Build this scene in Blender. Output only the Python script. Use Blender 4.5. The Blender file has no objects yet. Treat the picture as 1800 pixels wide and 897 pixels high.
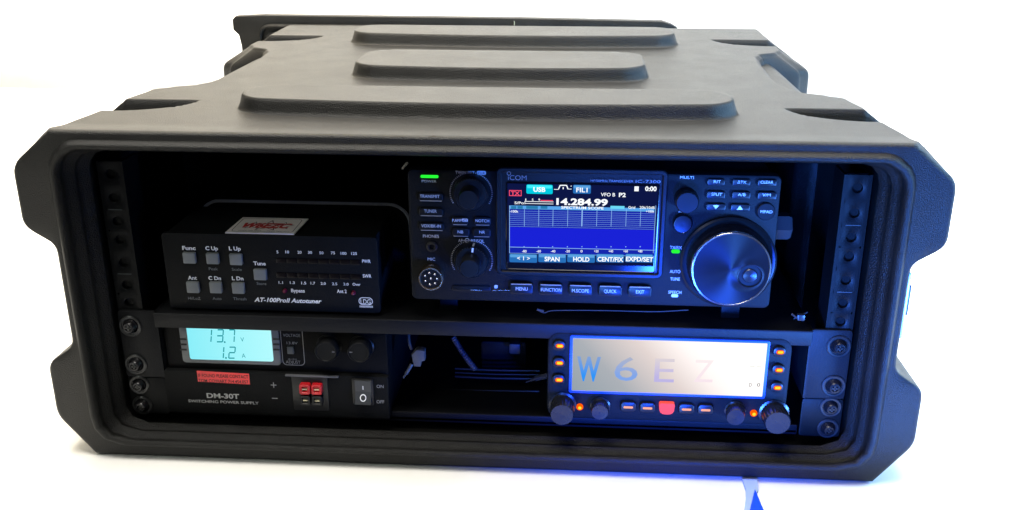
import bpy, bmesh, math, random
from mathutils import Vector, Matrix
random.seed(7)
S = 0.001                                   # everything below is written in millimetres
scene = bpy.context.scene
COL = scene.collection

# ------------------------------------------------------------------ camera
CAM = (57.985, -561.889, 331.648); PITCH, YAW, ROLL = 0.3420, -0.0630, 0.0010
FPX, CX, CY = 1667.43, 899.0, 410.4         # focal length and principal point, photo pixels (1800 wide)
def cam_axes():
    ca, sa, cb, sb = math.cos(PITCH), math.sin(PITCH), math.cos(YAW), math.sin(YAW)
    fwd = Vector((sb*ca, cb*ca, -sa)); right = Vector((cb, -sb, 0)); up = right.cross(fwd)
    cc, sc = math.cos(ROLL), math.sin(ROLL)
    return cc*right + sc*up, -sc*right + cc*up, fwd
RT, UP, FW = cam_axes()
cd = bpy.data.cameras.new("camera"); cam = bpy.data.objects.new("camera", cd); COL.objects.link(cam)
m3 = Matrix((RT, UP, -FW)).transposed()
cam.matrix_world = Matrix.Translation(Vector(CAM)*S) @ m3.to_4x4()
cd.sensor_width = 36; cd.lens = FPX/1800*36; cd.clip_start = 0.01; cd.clip_end = 100
cd.shift_x = (900-CX)/1800; cd.shift_y = (CY-448.5)/1800
scene.camera = cam
def at(u, v, axis, val):
    """point of the real plane (axis = val mm) that was measured at photo pixel u, v"""
    d = FW*FPX + RT*(u-CX) - UP*(v-CY); o = Vector(CAM)
    return o + d*((val-o[axis])/d[axis])

# ------------------------------------------------------------------ world and lamps
w = bpy.data.worlds.new("World"); scene.world = w; w.use_nodes = True
bg = w.node_tree.nodes['Background']; bg.inputs[0].default_value = (1.0, .97, .92, 1); bg.inputs[1].default_value = 0.06
def area(name, loc, target, sx, sy, power, color):
    l = bpy.data.lights.new(name, 'AREA'); l.shape = 'RECTANGLE'; l.size = sx*S; l.size_y = sy*S
    l.energy = power; l.color = color
    o = bpy.data.objects.new(name, l); COL.objects.link(o); o.location = Vector(loc)*S
    o.rotation_euler = (Vector(target)-Vector(loc)).to_track_quat('-Z', 'Y').to_euler(); return o
area("ceiling_light", (-60, 120, 1500), (0, 100, 0), 1300, 900, 70, (1.0, .95, .86))
area("wall_light_warm", (-700, 700, 1100), (-500, 1500, 250), 1000, 500, 28, (1.0, .82, .56))
area("wall_light_cool", (800, 700, 1100), (600, 1500, 250), 1000, 500, 24, (.86, .94, 1.0))
area("room_light", (-900, -1200, 1300), (-100, 0, 50), 500, 500, 6.0, (.95, 1.0, .90))
area("window_cool", (1150, 250, 420), (200, 150, 120), 500, 600, 26, (.28, .60, 1.0))
def spot(name, loc, target, power, color, ang, blend=1.0, rad=15):
    l = bpy.data.lights.new(name, 'SPOT'); l.energy = power; l.color = color; l.spot_size = math.radians(ang)
    l.spot_blend = blend; l.shadow_soft_size = rad*S
    o = bpy.data.objects.new(name, l); COL.objects.link(o); o.location = Vector(loc)*S
    o.rotation_euler = (Vector(target)-Vector(loc)).to_track_quat('-Z', 'Y').to_euler(); return o
spot("glare_fill_inside", (40, -850, 240), (265, 160, 105), 36, (.04, .17, 1.0), 32, 1.0, 60)  # added blue spot, stands in for lens glare inside the right half
spot("glare_fill_edge", (620, -430, -120), (262, -25, 60), 75, (.06, .24, 1.0), 43, 1.0, 80)  # added blue spot that lays the glare tint on the right rim
spot("glare_fill_low", (-60, -760, -150), (318, 0, 85), 170, (.06, .24, 1.0), 33, 1.0, 120)  # added low spot, no real lamp; spreads the blue glare over the right
spot("glare_fill_front", (140, -235, 12), (130, 0, 26), 10, (.01, .07, 1.0), 80)  # added spot facing the small radio, not light from its display
scene.view_settings.view_transform = 'Standard'; scene.view_settings.look = 'None'
scene.view_settings.exposure = 0; scene.view_settings.gamma = 1
scene.cycles.max_bounces = 8

# ------------------------------------------------------------------ materials
MATS = {}
def mat(name, color, rough=.5, metal=0, bump=0, bscale=900, vary=.15, emit=None, estr=1, spec=.5, coat=0, bdist=.0009):
    if name in MATS: return MATS[name]
    m = bpy.data.materials.new(name); m.use_nodes = True; nt = m.node_tree; N = nt.nodes; Lk = nt.links
    b = N['Principled BSDF']; b.inputs['Roughness'].default_value = rough; b.inputs['Metallic'].default_value = metal
    b.inputs['Specular IOR Level'].default_value = spec; b.inputs['Coat Weight'].default_value = coat
    tc = N.new('ShaderNodeTexCoord'); no = N.new('ShaderNodeTexNoise'); no.inputs['Scale'].default_value = 35
    no.inputs['Detail'].default_value = 6
    Lk.new(tc.outputs['Object'], no.inputs['Vector'])
    r = N.new('ShaderNodeMapRange'); r.inputs[1].default_value = .3; r.inputs[2].default_value = .7
    r.inputs[3].default_value = 1-vary; r.inputs[4].default_value = 1+vary
    Lk.new(no.outputs[0], r.inputs[0])
    mx = N.new('ShaderNodeMix'); mx.data_type = 'RGBA'; mx.blend_type = 'MULTIPLY'; mx.inputs[0].default_value = 1
    mx.inputs[6].default_value = (*color, 1); Lk.new(r.outputs[0], mx.inputs[7]); Lk.new(mx.outputs[2], b.inputs['Base Color'])
    rr = N.new('ShaderNodeMapRange'); rr.inputs[3].default_value = max(0, rough-.07); rr.inputs[4].default_value = min(1, rough+.07)
    Lk.new(no.outputs[0], rr.inputs[0]); Lk.new(rr.outputs[0], b.inputs['Roughness'])
    if bump:
        n2 = N.new('ShaderNodeTexNoise'); n2.inputs['Scale'].default_value = bscale; n2.inputs['Detail'].default_value = 3
        Lk.new(tc.outputs['Object'], n2.inputs['Vector'])
        bp = N.new('ShaderNodeBump'); bp.inputs['Strength'].default_value = bump; bp.inputs['Distance'].default_value = bdist
        Lk.new(n2.outputs[0], bp.inputs['Height']); Lk.new(bp.outputs[0], b.inputs['Normal'])
    if emit:
        b.inputs['Emission Color'].default_value = (*emit, 1); b.inputs['Emission Strength'].default_value = estr
    MATS[name] = m; return m
case_m = mat('black_moulded_plastic', (.0065, .0065, .006), .42, bump=.7, bscale=1400, vary=.35, spec=.31, bdist=.0011)
wall_in = mat('black_plastic_inside', (.012, .012, .012), .5, bump=.3)
rail_m = mat('black_painted_steel', (.0035, .004, .0045), .45, bump=.15, spec=.16)
tray_m = mat('black_shelf_steel', (.007, .0075, .009), .5, bump=.2, spec=.22)
screw_m = mat('black_screw', (.012, .012, .014), .26, .4)
tuner_m = mat('black_painted_panel', (.006, .0065, .007), .6, bump=.25, spec=.14)
grey_btn = mat('grey_button', (.17, .185, .185), .5, bump=.2)
white_ink = mat('white_ink', (.92, .92, .90), .6)
grey_ink = mat('grey_ink', (.20, .20, .21), .6)
dim_ink = mat('dim_grey_ink', (.30, .31, .34), .6)
red_lens = mat('dark_red_lens', (.12, .008, .012), .2)
led_win = mat('dark_led_bar', (.004, .002, .003), .3, spec=.3)
radio_m = mat('charcoal_radio_plastic', (.006, .007, .008), .55, bump=.25, spec=.16)
knob_m = mat('black_knob', (.006, .0065, .0075), .35, spec=.3)
edge_m = mat('polished_edge', (.45, .45, .45), .3, .7)
gold_m = mat('warm_metal', (.75, .58, .38), .25, 1)
steel_m = mat('bright_metal', (.6, .6, .6), .25, 1)
card_m = mat('white_card', (.95, .88, .84), .5)
red_ink = mat('red_ink', (.55, .02, .02), .5)
black_ink = mat('black_ink', (.01, .01, .01), .6)
tape_m = mat('red_label_tape', (.95, .07, .07), .45)
bezel_m = mat('grey_bezel', (.14, .15, .155), .45)
nylon_m = mat('white_nylon', (.09, .092, .095), .5)
red_plug = mat('red_plug', (.65, .012, .02), .35)
cable_m = mat('black_cable', (.24, .27, .32), .35)
blue_plastic = mat('blue_plastic', (.005, .06, .75), .4)
strap_m = mat('pale_blue_strap', (.32, .42, .55), .7)
def glow(name, col, s, base=(0, 0, 0)):
    m = mat(name, base, .4, emit=col, estr=s, vary=0, spec=0); return m
white_m = mat('white_laminate', (.86, .86, .84), .55, vary=.02)
wall_m = mat('white_wall_paint', (.86, .86, .84), .8, bump=.2, bscale=60, vary=.02)

# ------------------------------------------------------------------ mesh helpers
class MB:
    def __init__(s): s.bm = bmesh.new()
    def face(s, pts):
        vs = [s.bm.verts.new(p) for p in pts]
        try: return s.bm.faces.new(vs)
        except ValueError: return None
    def loft(s, loops, cap0=True, cap1=True, closed=True):
        R = [[s.bm.verts.new(p) for p in L] for L in loops]
        n = len(R[0])
        for a, b in zip(R, R[1:]):
            for i in range(n if closed else n-1):
                j = (i+1) % n
                s.bm.faces.new((a[i], a[j], b[j], b[i]))
        if cap0: s.bm.faces.new(list(reversed(R[0])))
        if cap1: s.bm.faces.new(R[-1])
        return R
    def box(s, x0, x1, y0, y1, z0, z1, bev=0):
        """box with its front (-Y) edges and vertical edges chamfered"""
        if bev <= 0:
            L = lambda y: [(x0, y, z0), (x1, y, z0), (x1, y, z1), (x0, y, z1)]
            s.loft([L(y1), L(y0)]); return
        s.prism(rrect(x0, x1, z0, z1, bev, 2), y0, y1, bev*.7)
    def prism(s, poly, y0, y1, bev=0):
        """poly (x, z) counter-clockwise extruded along Y; front at y0 is chamfered by bev"""
        L = lambda y, k=0: [(x, y, z) for x, z in (inset(poly, k) if k else poly)]
        if bev: s.loft([L(y1), L(y0+bev), L(y0+bev*.3, bev*.3), L(y0, bev)])
        else: s.loft([L(y1), L(y0)])
    def lathe(s, cx, cz, prof, n=40, knurl=0, ax=(0, 0), cap=True):
        """prof = [(r, y)], from back to front; ax = sideways shift per mm of y (tilted axis)"""
        Ls = []
        y_0 = prof[0][1]
        for r, y in prof:
            L = []
            for i in range(n):
                a = 2*math.pi*i/n
                rr = r*(1-(knurl if i % 2 else 0)) if r > .01 else .01
                L.append((cx+rr*math.cos(a)+ax[0]*(y-y_0), y, cz+rr*math.sin(a)+ax[1]*(y-y_0)))
            Ls.append(L)
        s.loft(Ls, cap, cap)
    def tube(s, pts, r, n=10):
        pts = [Vector(p) for p in pts]; Ls = []
        for i, p in enumerate(pts):
            t = (pts[min(i+1, len(pts)-1)]-pts[max(i-1, 0)]).normalized()
            a = t.cross(Vector((0, 1, .01))); a = a.normalized() if a.length > .05 else Vector((1, 0, 0))
            b = t.cross(a)
            rr = r[min(i, len(r)-1)] if isinstance(r, (list, tuple)) else r
            Ls.append([p+a*rr*math.cos(2*math.pi*k/n)+b*rr*math.sin(2*math.pi*k/n) for k in range(n)])
        s.loft(Ls)
    def text(s, txt, x0, x1, z, h, y, bold=0, shear=0):
        cu = bpy.data.curves.new('t', 'FONT'); cu.body = txt; cu.size = 1; cu.resolution_u = 3; cu.offset = bold; cu.shear = shear
        o = bpy.data.objects.new('t', cu); COL.objects.link(o)
        dg = bpy.context.evaluated_depsgraph_get(); dg.update()
        me = bpy.data.meshes.new_from_object(o.evaluated_get(dg))
        bpy.data.objects.remove(o); bpy.data.curves.remove(cu)
        xs = [v.co.x for v in me.vertices]; zs = [v.co.y for v in me.vertices]
        a, b, t = min(xs), max(xs), max(zs)
        vs = [s.bm.verts.new((x0+(v.co.x-a)/(b-a)*(x1-x0), y, z+v.co.y/t*h)) for v in me.vertices]
        for p in me.polygons:
            try: s.bm.faces.new([vs[i] for i in p.vertices])
            except ValueError: pass
        bpy.data.meshes.remove(me)
    def build(s, name, m, parent=None, smooth=35):
        bmesh.ops.recalc_face_normals(s.bm, faces=s.bm.faces)
        me = bpy.data.meshes.new(name); s.bm.to_mesh(me); s.bm.free()
        org = (0, 0, 0)
        for v in me.vertices: v.co *= S
        for k in (m if isinstance(m, (list, tuple)) else [m]): me.materials.append(k)
        for p in me.polygons: p.use_smooth = True
        me.set_sharp_from_angle(angle=math.radians(smooth))
        o = bpy.data.objects.new(name, me); COL.objects.link(o)
        if parent and parent.parent and parent.name.split('.')[0] in ('front_panel', 'upper_panel', 'lower_panel') and not ('letter' in name or 'tick' in name): parent = parent.parent
        if parent and parent.parent and parent.parent.parent: parent = parent.parent
        if parent:
            o.parent = parent; o.matrix_parent_inverse = world_inv(parent)
        return o
def world_pos(p):
    t = Vector(p.location)
    return t + p.matrix_parent_inverse.to_translation() + world_pos(p.parent) if p.parent else t
def world_inv(p): return Matrix.Translation(-world_pos(p))
def inset(poly, k):
    n = len(poly); out = []
    for i in range(n):
        p0, p1, p2 = Vector(poly[i-1]), Vector(poly[i]), Vector(poly[(i+1) % n])
        d1 = (p1-p0); d2 = (p2-p1)
        d1 = d1.normalized() if d1.length > 1e-6 else d2.normalized(); d2 = d2.normalized() if d2.length > 1e-6 else d1
        n1 = Vector((-d1.y, d1.x)); n2 = Vector((-d2.y, d2.x)); b = n1+n2
        if b.length < 1e-6: b = n1
        b = b.normalized(); c = max(.5, b.dot(n1)); q = p1+b*(k/c); out.append((q.x, q.y))
    return out
def rrect(x0, x1, z0, z1, r, n=5):
    r = min(r, (x1-x0)/2*.98, (z1-z0)/2*.98); out = []
    for cx, cz, a0 in ((x1-r, z0+r, -90), (x1-r, z1-r, 0), (x0+r, z1-r, 90), (x0+r, z0+r, 180)):
        for i in range(n+1):
            a = math.radians(a0+90*i/n); out.append((cx+r*math.cos(a), cz+r*math.sin(a)))
    return out
def thing(name, label, cat, loc=(0, 0, 0), group=None):
    o = bpy.data.objects.new(name, None); COL.objects.link(o); o.location = Vector(loc)*S
    o.empty_display_size = .02; tag(o, label, cat, group); return o
def tag(o, label, cat, group=None):
    o['label'] = label; o['category'] = cat
    if group: o['group'] = group
    return o
class LS(MB):
    """printed words: every word becomes a mesh of its own"""
    def __init__(s, name, m, parent): super().__init__(); s.a = (name, m, parent)
    def flush(s):
        if len(s.bm.verts): super().build(*s.a); s.bm = bmesh.new()
class Crop:
    """reads positions off an enlarged crop of the photo onto the plane Y = y"""
    def __init__(s, ox, oy, k, y): s.o = (ox, oy); s.k = k; s.y = y
    def p(s, u, v, y=None):
        q = at(s.o[0]+u/s.k, s.o[1]+v/s.k, 1, s.y if y is None else y); return q.x, q.z
    def rect(s, u0, v0, u1, v1, y=None):
        # centre decides the place; size from the local scale, so that rectangles stay upright
        c = s.p((u0+u1)/2, (v0+v1)/2, y); a = s.p(u0, (v0+v1)/2, y); b = s.p(u1, (v0+v1)/2, y)
        t = s.p((u0+u1)/2, v0, y); d = s.p((u0+u1)/2, v1, y)
        return a[0], b[0], d[1], t[1]
    def txt(s, mb, t, u0, vb, u1, h, bold=0, shear=0, dy=-.15, y=None):
        Y = s.y if y is None else y
        a = s.p(u0, vb, Y); b = s.p(u1, vb, Y); c = s.p(u0, vb-h, Y)
        mb.text(t, a[0], b[0], a[1], c[1]-a[1], Y+dy, bold, shear)
        if isinstance(mb, LS): mb.flush()
def ss(a, b, x):
    t = max(0, min(1, (x-a)/(b-a))); return t*t*(3-2*t)
def lerp_tab(tab, y):
    if y <= tab[0][0]: return tab[0][1]
    for (a, va), (b, vb) in zip(tab, tab[1:]):
        if y <= b:
            t = ss(a, b, y) if SMOOTH else (y-a)/(b-a); return va+(vb-va)*t
    return tab[-1][1]
SMOOTH = True

# ------------------------------------------------------------------ the setting
ZB = -26.6
b = MB(); b.loft([[(-326, -102, z), (2200, -102, z), (2200, 1150, z), (-326, 1150, z)] for z in (ZB-28, ZB)])
tb = b.build('tabletop', white_m); tb['kind'] = 'structure'
b = MB(); b.loft([[(-2600, -420, z), (-335, -420, z), (-335, 1400, z), (-2600, 1400, z)] for z in (ZB-60, ZB-34)])
tb = b.build('side_tabletop', white_m); tb['kind'] = 'structure'
b = MB(); b.face([(-4000, -2500, -700), (4000, -2500, -700), (4000, 1600, -700), (-4000, 1600, -700)])
fl = b.build('floor', mat('dark_carpet', (.05, .048, .045), .9, vary=.3)); fl['kind'] = 'structure'
b = MB(); b.loft([[(-4000, 1500, z), (4000, 1500, z), (4000, 1560, z), (-4000, 1560, z)] for z in (-700, 3000)])
wl = b.build('wall', wall_m); wl['kind'] = 'structure'

# ------------------------------------------------------------------ the case
ZT = 195.5
WT = [(-25, 258), (-12, 263), (10, 264), (48, 261), (85, 261), (122, 257), (131, 247), (142, 231), (156, 224), (178, 219.5),
      (205, 219), (266, 222), (302, 225), (318, 231), (334, 249), (350, 256.5), (400, 258), (497, 261)]
WS = [(-25, 281), (122, 281), (134, 266), (148, 240), (162, 232), (300, 232), (318, 238), (332, 270), (345, 281), (480, 281), (497, 278)]
def wallp(t):
    if t <= 0: return 0
    if t >= 1: return 1
    if t < .2: return 1.25*t*t/.4
    if t > .8: return 1-1.25*(1-t)**2/.4
    return 1.25*(t-.1)
def ridge(x, y, hw, yf, yb, bow, H, r, slope):
    f = yf + bow*(x/hw)**2
    cy = (f+yb)/2; hy = (yb-f)/2
    qx = abs(x)-(hw-r); qy = abs(y-cy)-(hy-r)
    sd = math.hypot(max(qx, 0), max(qy, 0)) + min(max(qx, qy), 0) - r
    return H*wallp(-sd/slope)
def hgt(x, y, wt):
    h = ridge(x, y, 169, 36, 98, 10, 10, 24, 3.6) + ridge(x, y, 120, 168, 262, 9, 10.5, 24, 3.8) + ridge(x, y, 161, 345, 424, 12, 11, 24, 4.2)
    for y0, y1, xe in ((47, 86, 203), (371, 414, 197)):
        u = max(0, min(1, (abs(x)-xe)/52))
        if u <= 0: continue
        yf = y1-(y1-y0)*math.sqrt(1-(1-u)**2)
        h -= 13*wallp((y1-y)/3.2)*ss(0, 9, y-yf)*min(1, u*6)
    e = wt-abs(x)
    h -= 3.2*(1-ss(0, 5, e))**1.5
    h += 3.6*(1-ss(-25, 12, y))               # the front flange rises a little
    return h
def fillet(pts, r, n=4):
    out = [pts[0]]
    for i in range(1, len(pts)-1):
        a, p, c = Vector(pts[i-1]), Vector(pts[i]), Vector(pts[i+1])
        k = min(r, (a-p).length*.45, (c-p).length*.45)
        q0 = p+(a-p).normalized()*k; q1 = p+(c-p).normalized()*k
        for j in range(n+1):
            t = j/n; q = q0*(1-t)**2+p*2*t*(1-t)+q1*t*t; out.append((q.x, q.y))
    out.append(pts[-1]); return out
def subdiv(pts, n):
    out = []
    for a, c in zip(pts, pts[1:]):
        for j in range(n): out.append((a[0]+(c[0]-a[0])*j/n, a[1]+(c[1]-a[1])*j/n))
    return out
NX = 300
def section(y):
    wt, ws = lerp_tab(WT, y), lerp_tab(WS, y); wn = min(262, ws)
    xs = [-wt, -wt+1, -wt+2, -wt+3.5] + [-wt+5+(2*wt-10)*i/NX for i in range(NX+1)] + [wt-3.5, wt-2, wt-1, wt]
    top = [(x, ZT+hgt(x, y, wt)) for x in xs]
    ze = top[-1][1]
    side = [(wt, ze), (ws, 177), (ws, 138), (wn, 126), (wn, 55), (ws, 42), (ws, 3), (min(wt, 259), -25.5)]
    side = fillet(side, 6)
    side = subdiv(side, 3)
    bot = [(min(wt, 259)*(1-2*i/60), -25.5) for i in range(60)]
    left = [(-x, z) for x, z in reversed(side)]
    return top[:-1] + side + bot + [(-min(wt, 259), -25.5)] + left[:-1]
stations = [-22, -20, -17, -13, -8, -2, 4]
y = 8.0
while y < 495:
    stations.append(y)
    fine = any(a <= y <= b_ for a, b_ in ((33, 60), (80, 101), (120, 136), (160, 190), (255, 265), (312, 379), (405, 426)))
    y += .8 if fine else 4
stations += [493, 495, 496.5]
case = thing('rack_case', 'large black moulded plastic rack case with ribbed lid and flared corners, holding the radios', 'equipment case', (0, 230, ZB))
b = MB()
base = section(-22)
zc = 88.0
def shrink(L, k):
    return [(x*(1-k/270), zc+(z-zc)*(1-k/110)) for x, z in L]
def rr_hit(px, pz, wd, z0, z1, r):
    """point of the rounded rectangle hit by the ray from the centre through (px, pz)"""
    cz = (z0+z1)/2; hz = (z1-z0)/2
    dx, dz = px, pz-zc; L = math.hypot(dx, dz); dx /= L; dz /= L
    lo, hi = 0, 600
    for _ in range(34):
        t = (lo+hi)/2; X = abs(dx*t)-(wd-r); Z = abs(zc+dz*t-cz)-(hz-r)
        sd = math.hypot(max(X, 0), max(Z, 0))+min(max(X, Z), 0)-r
        if sd > 0: hi = t
        else: lo = t
    return dx*t, zc+dz*t
loops = [[(x, 497.2, z) for x, z in shrink(section(496.5), 2)]]
for y in reversed(stations): loops.append([(x, y, z) for x, z in section(y)])
loops.append([(x, -24.3, z) for x, z in shrink(base, .7)])
loops.append([(x, -25, z) for x, z in shrink(base, 2.2)])
rim = [(258.0, -17.6, 194.0, 21, -25), (257.4, -17.0, 193.4, 20.5, -25.3), (256.6, -16.2, 192.8, 20, -26.8), (255.6, -15.4, 191.9, 19, -28.4), (254.3, -14.4, 190.8, 18.5, -29.3),
       (253.0, -13.2, 189.6, 18, -29.2), (251.9, -12.2, 188.6, 17, -28.2), (251.0, -11.8, 187.9, 16, -26), (251.2, -13.6, 187.8, 16, -23),
       (251.2, -15.8, 187.6, 16, -20), (249.6, -14.4, 186, 15, -17.5), (247.6, -12.2, 184.6, 15, -15.5), (247.4, -12.6, 184.6, 15, -13),
       (247.8, -15.2, 184.8, 15, -11), (246.2, -14.2, 184, 14, -8), (243.2, -12.0, 183, 14, -5), (243.2, -12.4, 183, 14, -3), (244.2, -15.4, 184, 12, 1),
       (245, -17, 186, 12, 30), (246, -17, 187, 12, 250), (248, -17, 187, 12, 480), (230, -5, 175, 12, 488)]
for wd, z0, z1, r, y in rim:
    loops.append([(lambda q: (q[0], y, q[1]))(rr_hit(x, z, wd, z0, z1, r)) for x, z in base])
b.loft(loops)
b.build('shell', case_m, case, 180)
# moulding seam along the front top edge: torn flash line
b = MB()
Ls = []
for k in range(90):
    x0 = -170+k*1.95; z = ZT+3.0; hh = max(0, random.gauss(.15, .32))*(1.0 if 10 < k < 80 else .4); yy = -23.5+random.uniform(-.2, .2)
    Ls.append([(x0, yy-.35, z-.4), (x0, yy+.5, z-.4), (x0, yy+.1, z+.05+hh)])
b.loft(Ls)
b.build('moulding_seam', mat('pale_flash', (.09, .08, .06), .4), case)
# rails
HOLES = [0, 15.9, 31.75, 44.45, 60.3, 76.2, 88.9, 104.8, 120.65, 133.35, 149.2, 165.1]
for sgn in (-1, 1):
    b = MB(); xa, xb = sorted((sgn*225.5, sgn*239)); cxh = sgn*232.5
    # punched plate: each cell is a square with a round hole
    edges = [-7]+[(HOLES[i]+HOLES[i+1])/2 for i in range(11)]+[173.5]
    for z0, z1, hz in zip(edges, edges[1:], HOLES):
        n = 32; R = 3.1; outer = []; inner = []; back = []
        for i in range(n):
            a = 2*math.pi*(i+.5)/n; c, s_ = math.cos(a), math.sin(a)
            t = min(((xb if c > 0 else xa)-cxh)/c if abs(c) > 1e-6 else 1e9, ((z1 if s_ > 0 else z0)-hz)/s_ if abs(s_) > 1e-6 else 1e9)
            outer.append((cxh+c*t, 0, hz+s_*t)); inner.append((cxh+R*c, 0.25, hz+R*s_)); back.append((cxh+R*.95*c, 2.5, hz+R*.95*s_))
        mid = [(cxh+(p[0]-cxh)*1.12, 0, hz+(p[2]-hz)*1.12) for p in inner]
        b.loft([outer, mid, inner, back], False, True)
    b.box(xa, xb, 3, 5, -7, 173.5)
    xo, xi = sorted((sgn*239, sgn*240.6)); b.box(xo, xi, 0, 42, -7, 173.5)
    xo, xi = sorted((sgn*223.6, sgn*225.5)); b.box(xo, xi, 0, 22, -7, 173.5)
    rail = b.build('rack_rail', rail_m, case)
    for z in (96.9, 141.4):
        b = MB(); b.box(cxh-4.6, cxh+4.6, -.25, .4, z-.25, z+.25); b.build('unit_mark', mat('rail_mark', (.05, .06, .06), .5), rail)
# latch on the right side in the notch
b = MB(); b.box(262.2, 265.5, -18, 10, 74, 118, 1.2); b.build('latch_plate', mat('pale_latch', (.5, .58, .6), .35, .5), case)
b = MB(); b.box(265.5, 268, -14, 6, 88, 108, .8); b.build('latch_catch', knob_m, case)

# detached cover standing behind the case
lid = thing('case_cover', 'detached flat black case cover standing on edge behind the rack case', 'case lid', (-80, 560, ZB))
sil = [(-330, 180), (-336, 186), (-336, 197.5), (-332, 201.5), (-300, 203), (0, 202), (158, 200), (168, 197), (175, 193), (176, -24), (-318, -24), (-326, 90), (-328, 168)]
sil = [(x+1, z-1.4) for x, z in sil]; sil = sil[::-1]
b = MB(); b.prism(sil, 532, 546, 1.2); b.build('panel', case_m, lid, 50)
b = MB()
o1 = rrect(-305, 150, 0, 192, 14, 6)
L = lambda k, y: [(xx, y, zz) for xx, zz in inset(o1, k)]
b.loft([L(0, 532), L(.8, 529), L(2.5, 528), L(4.2, 529), L(5, 532)], False, False)
o1 = rrect(-297, 142, 8, 183, 10, 6); b.loft([L(0, 532), L(1, 528), L(5, 526.5), L(9, 528.5), L(10, 532)], False, False)
b.build('moulded_bead', case_m, lid)
b = MB(); p = at(904, 40, 1, 531); b.tube([(p.x, 531, p.z-3), (p.x+.2, 531, p.z+.2), (p.x-.3, 531, p.z+2.0)], [.5, .5, .3], 8)
b.build('stub', mat('pale_stub', (.4, .42, .3), .5), lid)

# ------------------------------------------------------------------ shelves
def rack_screw(x, z, y, parent, scale=1.0):
    b = MB()
    R = 5.4*scale
    b.lathe(x, z, [(R*1.0, y+1), (R*1.0, y-.2), (R*.93, y-.9), (R*.80, y-2.2), (R*.72, y-3.6), (R*.62, y-4.2), (R*.40, y-4.3), (R*.36, y-3.0), (.1, y-2.9)], 32)
    s_ = b.build('rack_screw', screw_m, parent)
    b = MB(); b.lathe(x, z, [(R*1.42, y+.5), (R*1.42, y-.7), (R*1.3, y-1.1), (R*1.12, y-1.0), (R*1.08, y-.4)], 36)
    b.build('washer', mat('black_washer', (.018, .019, .02), .3, .2), s_)
    b = MB()
    for a in (0, 1):
        u_, v_ = (R*.33, .5) if a else (.5, R*.33)
        b.box(x-u_, x+u_, y-4.0, y-2.8, z-v_, z+v_)
    b.build('drive_slot', mat('screw_recess', (.05, .05, .05), .3, .6), s_)
sh = thing('rack_shelf', 'upper black steel rack shelf carrying the tuner and the large radio', 'rack shelf', (0, 180, 60))
b = MB()
b.box(-214.6, 214.6, -5, -3.4, 61, 71.2, .8); b.box(-214.6, 214.6, -3.4, 360, 69.6, 71.0)
b.tube([(-214.6, -4.3, 70.8), (0, -4.3, 70.8), (214.6, -4.3, 70.8)], .75, 10)
b.build('tray', tray_m, sh)
for sgn in (-1, 1):
    b = MB(); xa, xb = sorted((sgn*213.8, sgn*240.5)); b.prism(rrect(xa, xb, 22, 71.5, 2.5, 3), -2.2, -.3, .6)
    xo, xi = sorted((sgn*213.8, sgn*215.6)); b.box(xo, xi, -2, 330, 22, 71)
    ear = b.build('mounting_ear', tray_m, sh)
    for z in (60.3, 31.75): rack_screw(sgn*232.5, z, -2.2, sh)
sh2 = thing('rack_shelf', 'lower black steel rack shelf under the power supply and the small radio', 'rack shelf', (0, 180, -10))
b = MB(); b.box(-214, 214, 4, 360, -7.5, -6); b.box(-214, 214, 4, 5.5, -9, -2, .5); b.build('tray', tray_m, sh2)
for sgn in (-1, 1):
    b = MB(); xa, xb = sorted((sgn*214, sgn*240.5)); b.prism(rrect(xa, xb, -6.5, 21.5, 2, 3), -1.6, -.3, .4); b.build('mounting_ear', rail_m, sh2)
    for z in (15.9, 0): rack_screw(sgn*232.5, z, -1.6, sh2, .92)

# ------------------------------------------------------------------ antenna tuner
tn = thing('antenna_tuner', 'black autotuner box with seven square grey buttons, on the upper shelf at left', 'antenna tuner', (-134, 100, 71))
TY = 0
c6 = Crop(270, 360, 4.186, TY)
b = MB(); b.box(-202.5, -65, 2.5, 58, 73.5, 125.5, 1); b.build('housing', tuner_m, tn)
b = MB(); b.prism(rrect(-204.6, -63.3, 73.2, 126.4, 2.5, 4), TY, 3, .5); fp = b.build('front_panel', tuner_m, tn)
b = LS('white_lettering', white_ink, fp)
for t, u0, vb, u1, h in (('Func', 213, 331, 310, 28), ('C Up', 383, 333, 475, 28), ('L Up', 556, 335, 642, 28), ('Ant', 254, 550, 320, 27),
        ('C Dn', 405, 552, 497, 27), ('L Dn', 578, 554, 662, 27), ('Tune', 736, 444, 826, 27)):
    c6.txt(b, t, u0, vb, u1, h, .03)
for t, u0, vb, u1, h in (('5', 906, 357, 919, 18), ('10', 971, 357, 998, 18), ('20', 1060, 359, 1090, 18), ('30', 1137, 360, 1167, 18), ('50', 1221, 363, 1251, 18),
        ('75', 1305, 364, 1336, 18), ('100', 1377, 367, 1420, 18), ('125', 1455, 368, 1497, 18), ('PWR', 1535, 427, 1598, 22), ('SWR', 1540, 535, 1603, 22),
        ('1.1', 921, 581, 953, 17), ('1.3', 1004, 582, 1040, 17), ('1.5', 1088, 585, 1124, 17), ('1.7', 1156, 586, 1190, 17), ('2.0', 1230, 588, 1268, 17),
        ('2.5', 1314, 591, 1352, 17), ('3.0', 1398, 593, 1436, 17), ('Over', 1465, 595, 1523, 18), ('Bypass', 1013, 643, 1113, 23), ('Ant 2', 1350, 648, 1421, 23)):
    c6.txt(b, t, u0, vb, u1, h*1.1, .018)
c6.txt(b, 'AT-100ProII Autotuner', 742, 712, 1237, 31, .03, .28)
c6.txt(b, 'LDG', 1524, 730, 1598, 36, .01)
x0, x1, z0, z1 = c6.rect(1509, 682, 1613, 738)
o1 = rrect(x0, x1, z0, z1, 3, 6)
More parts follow.
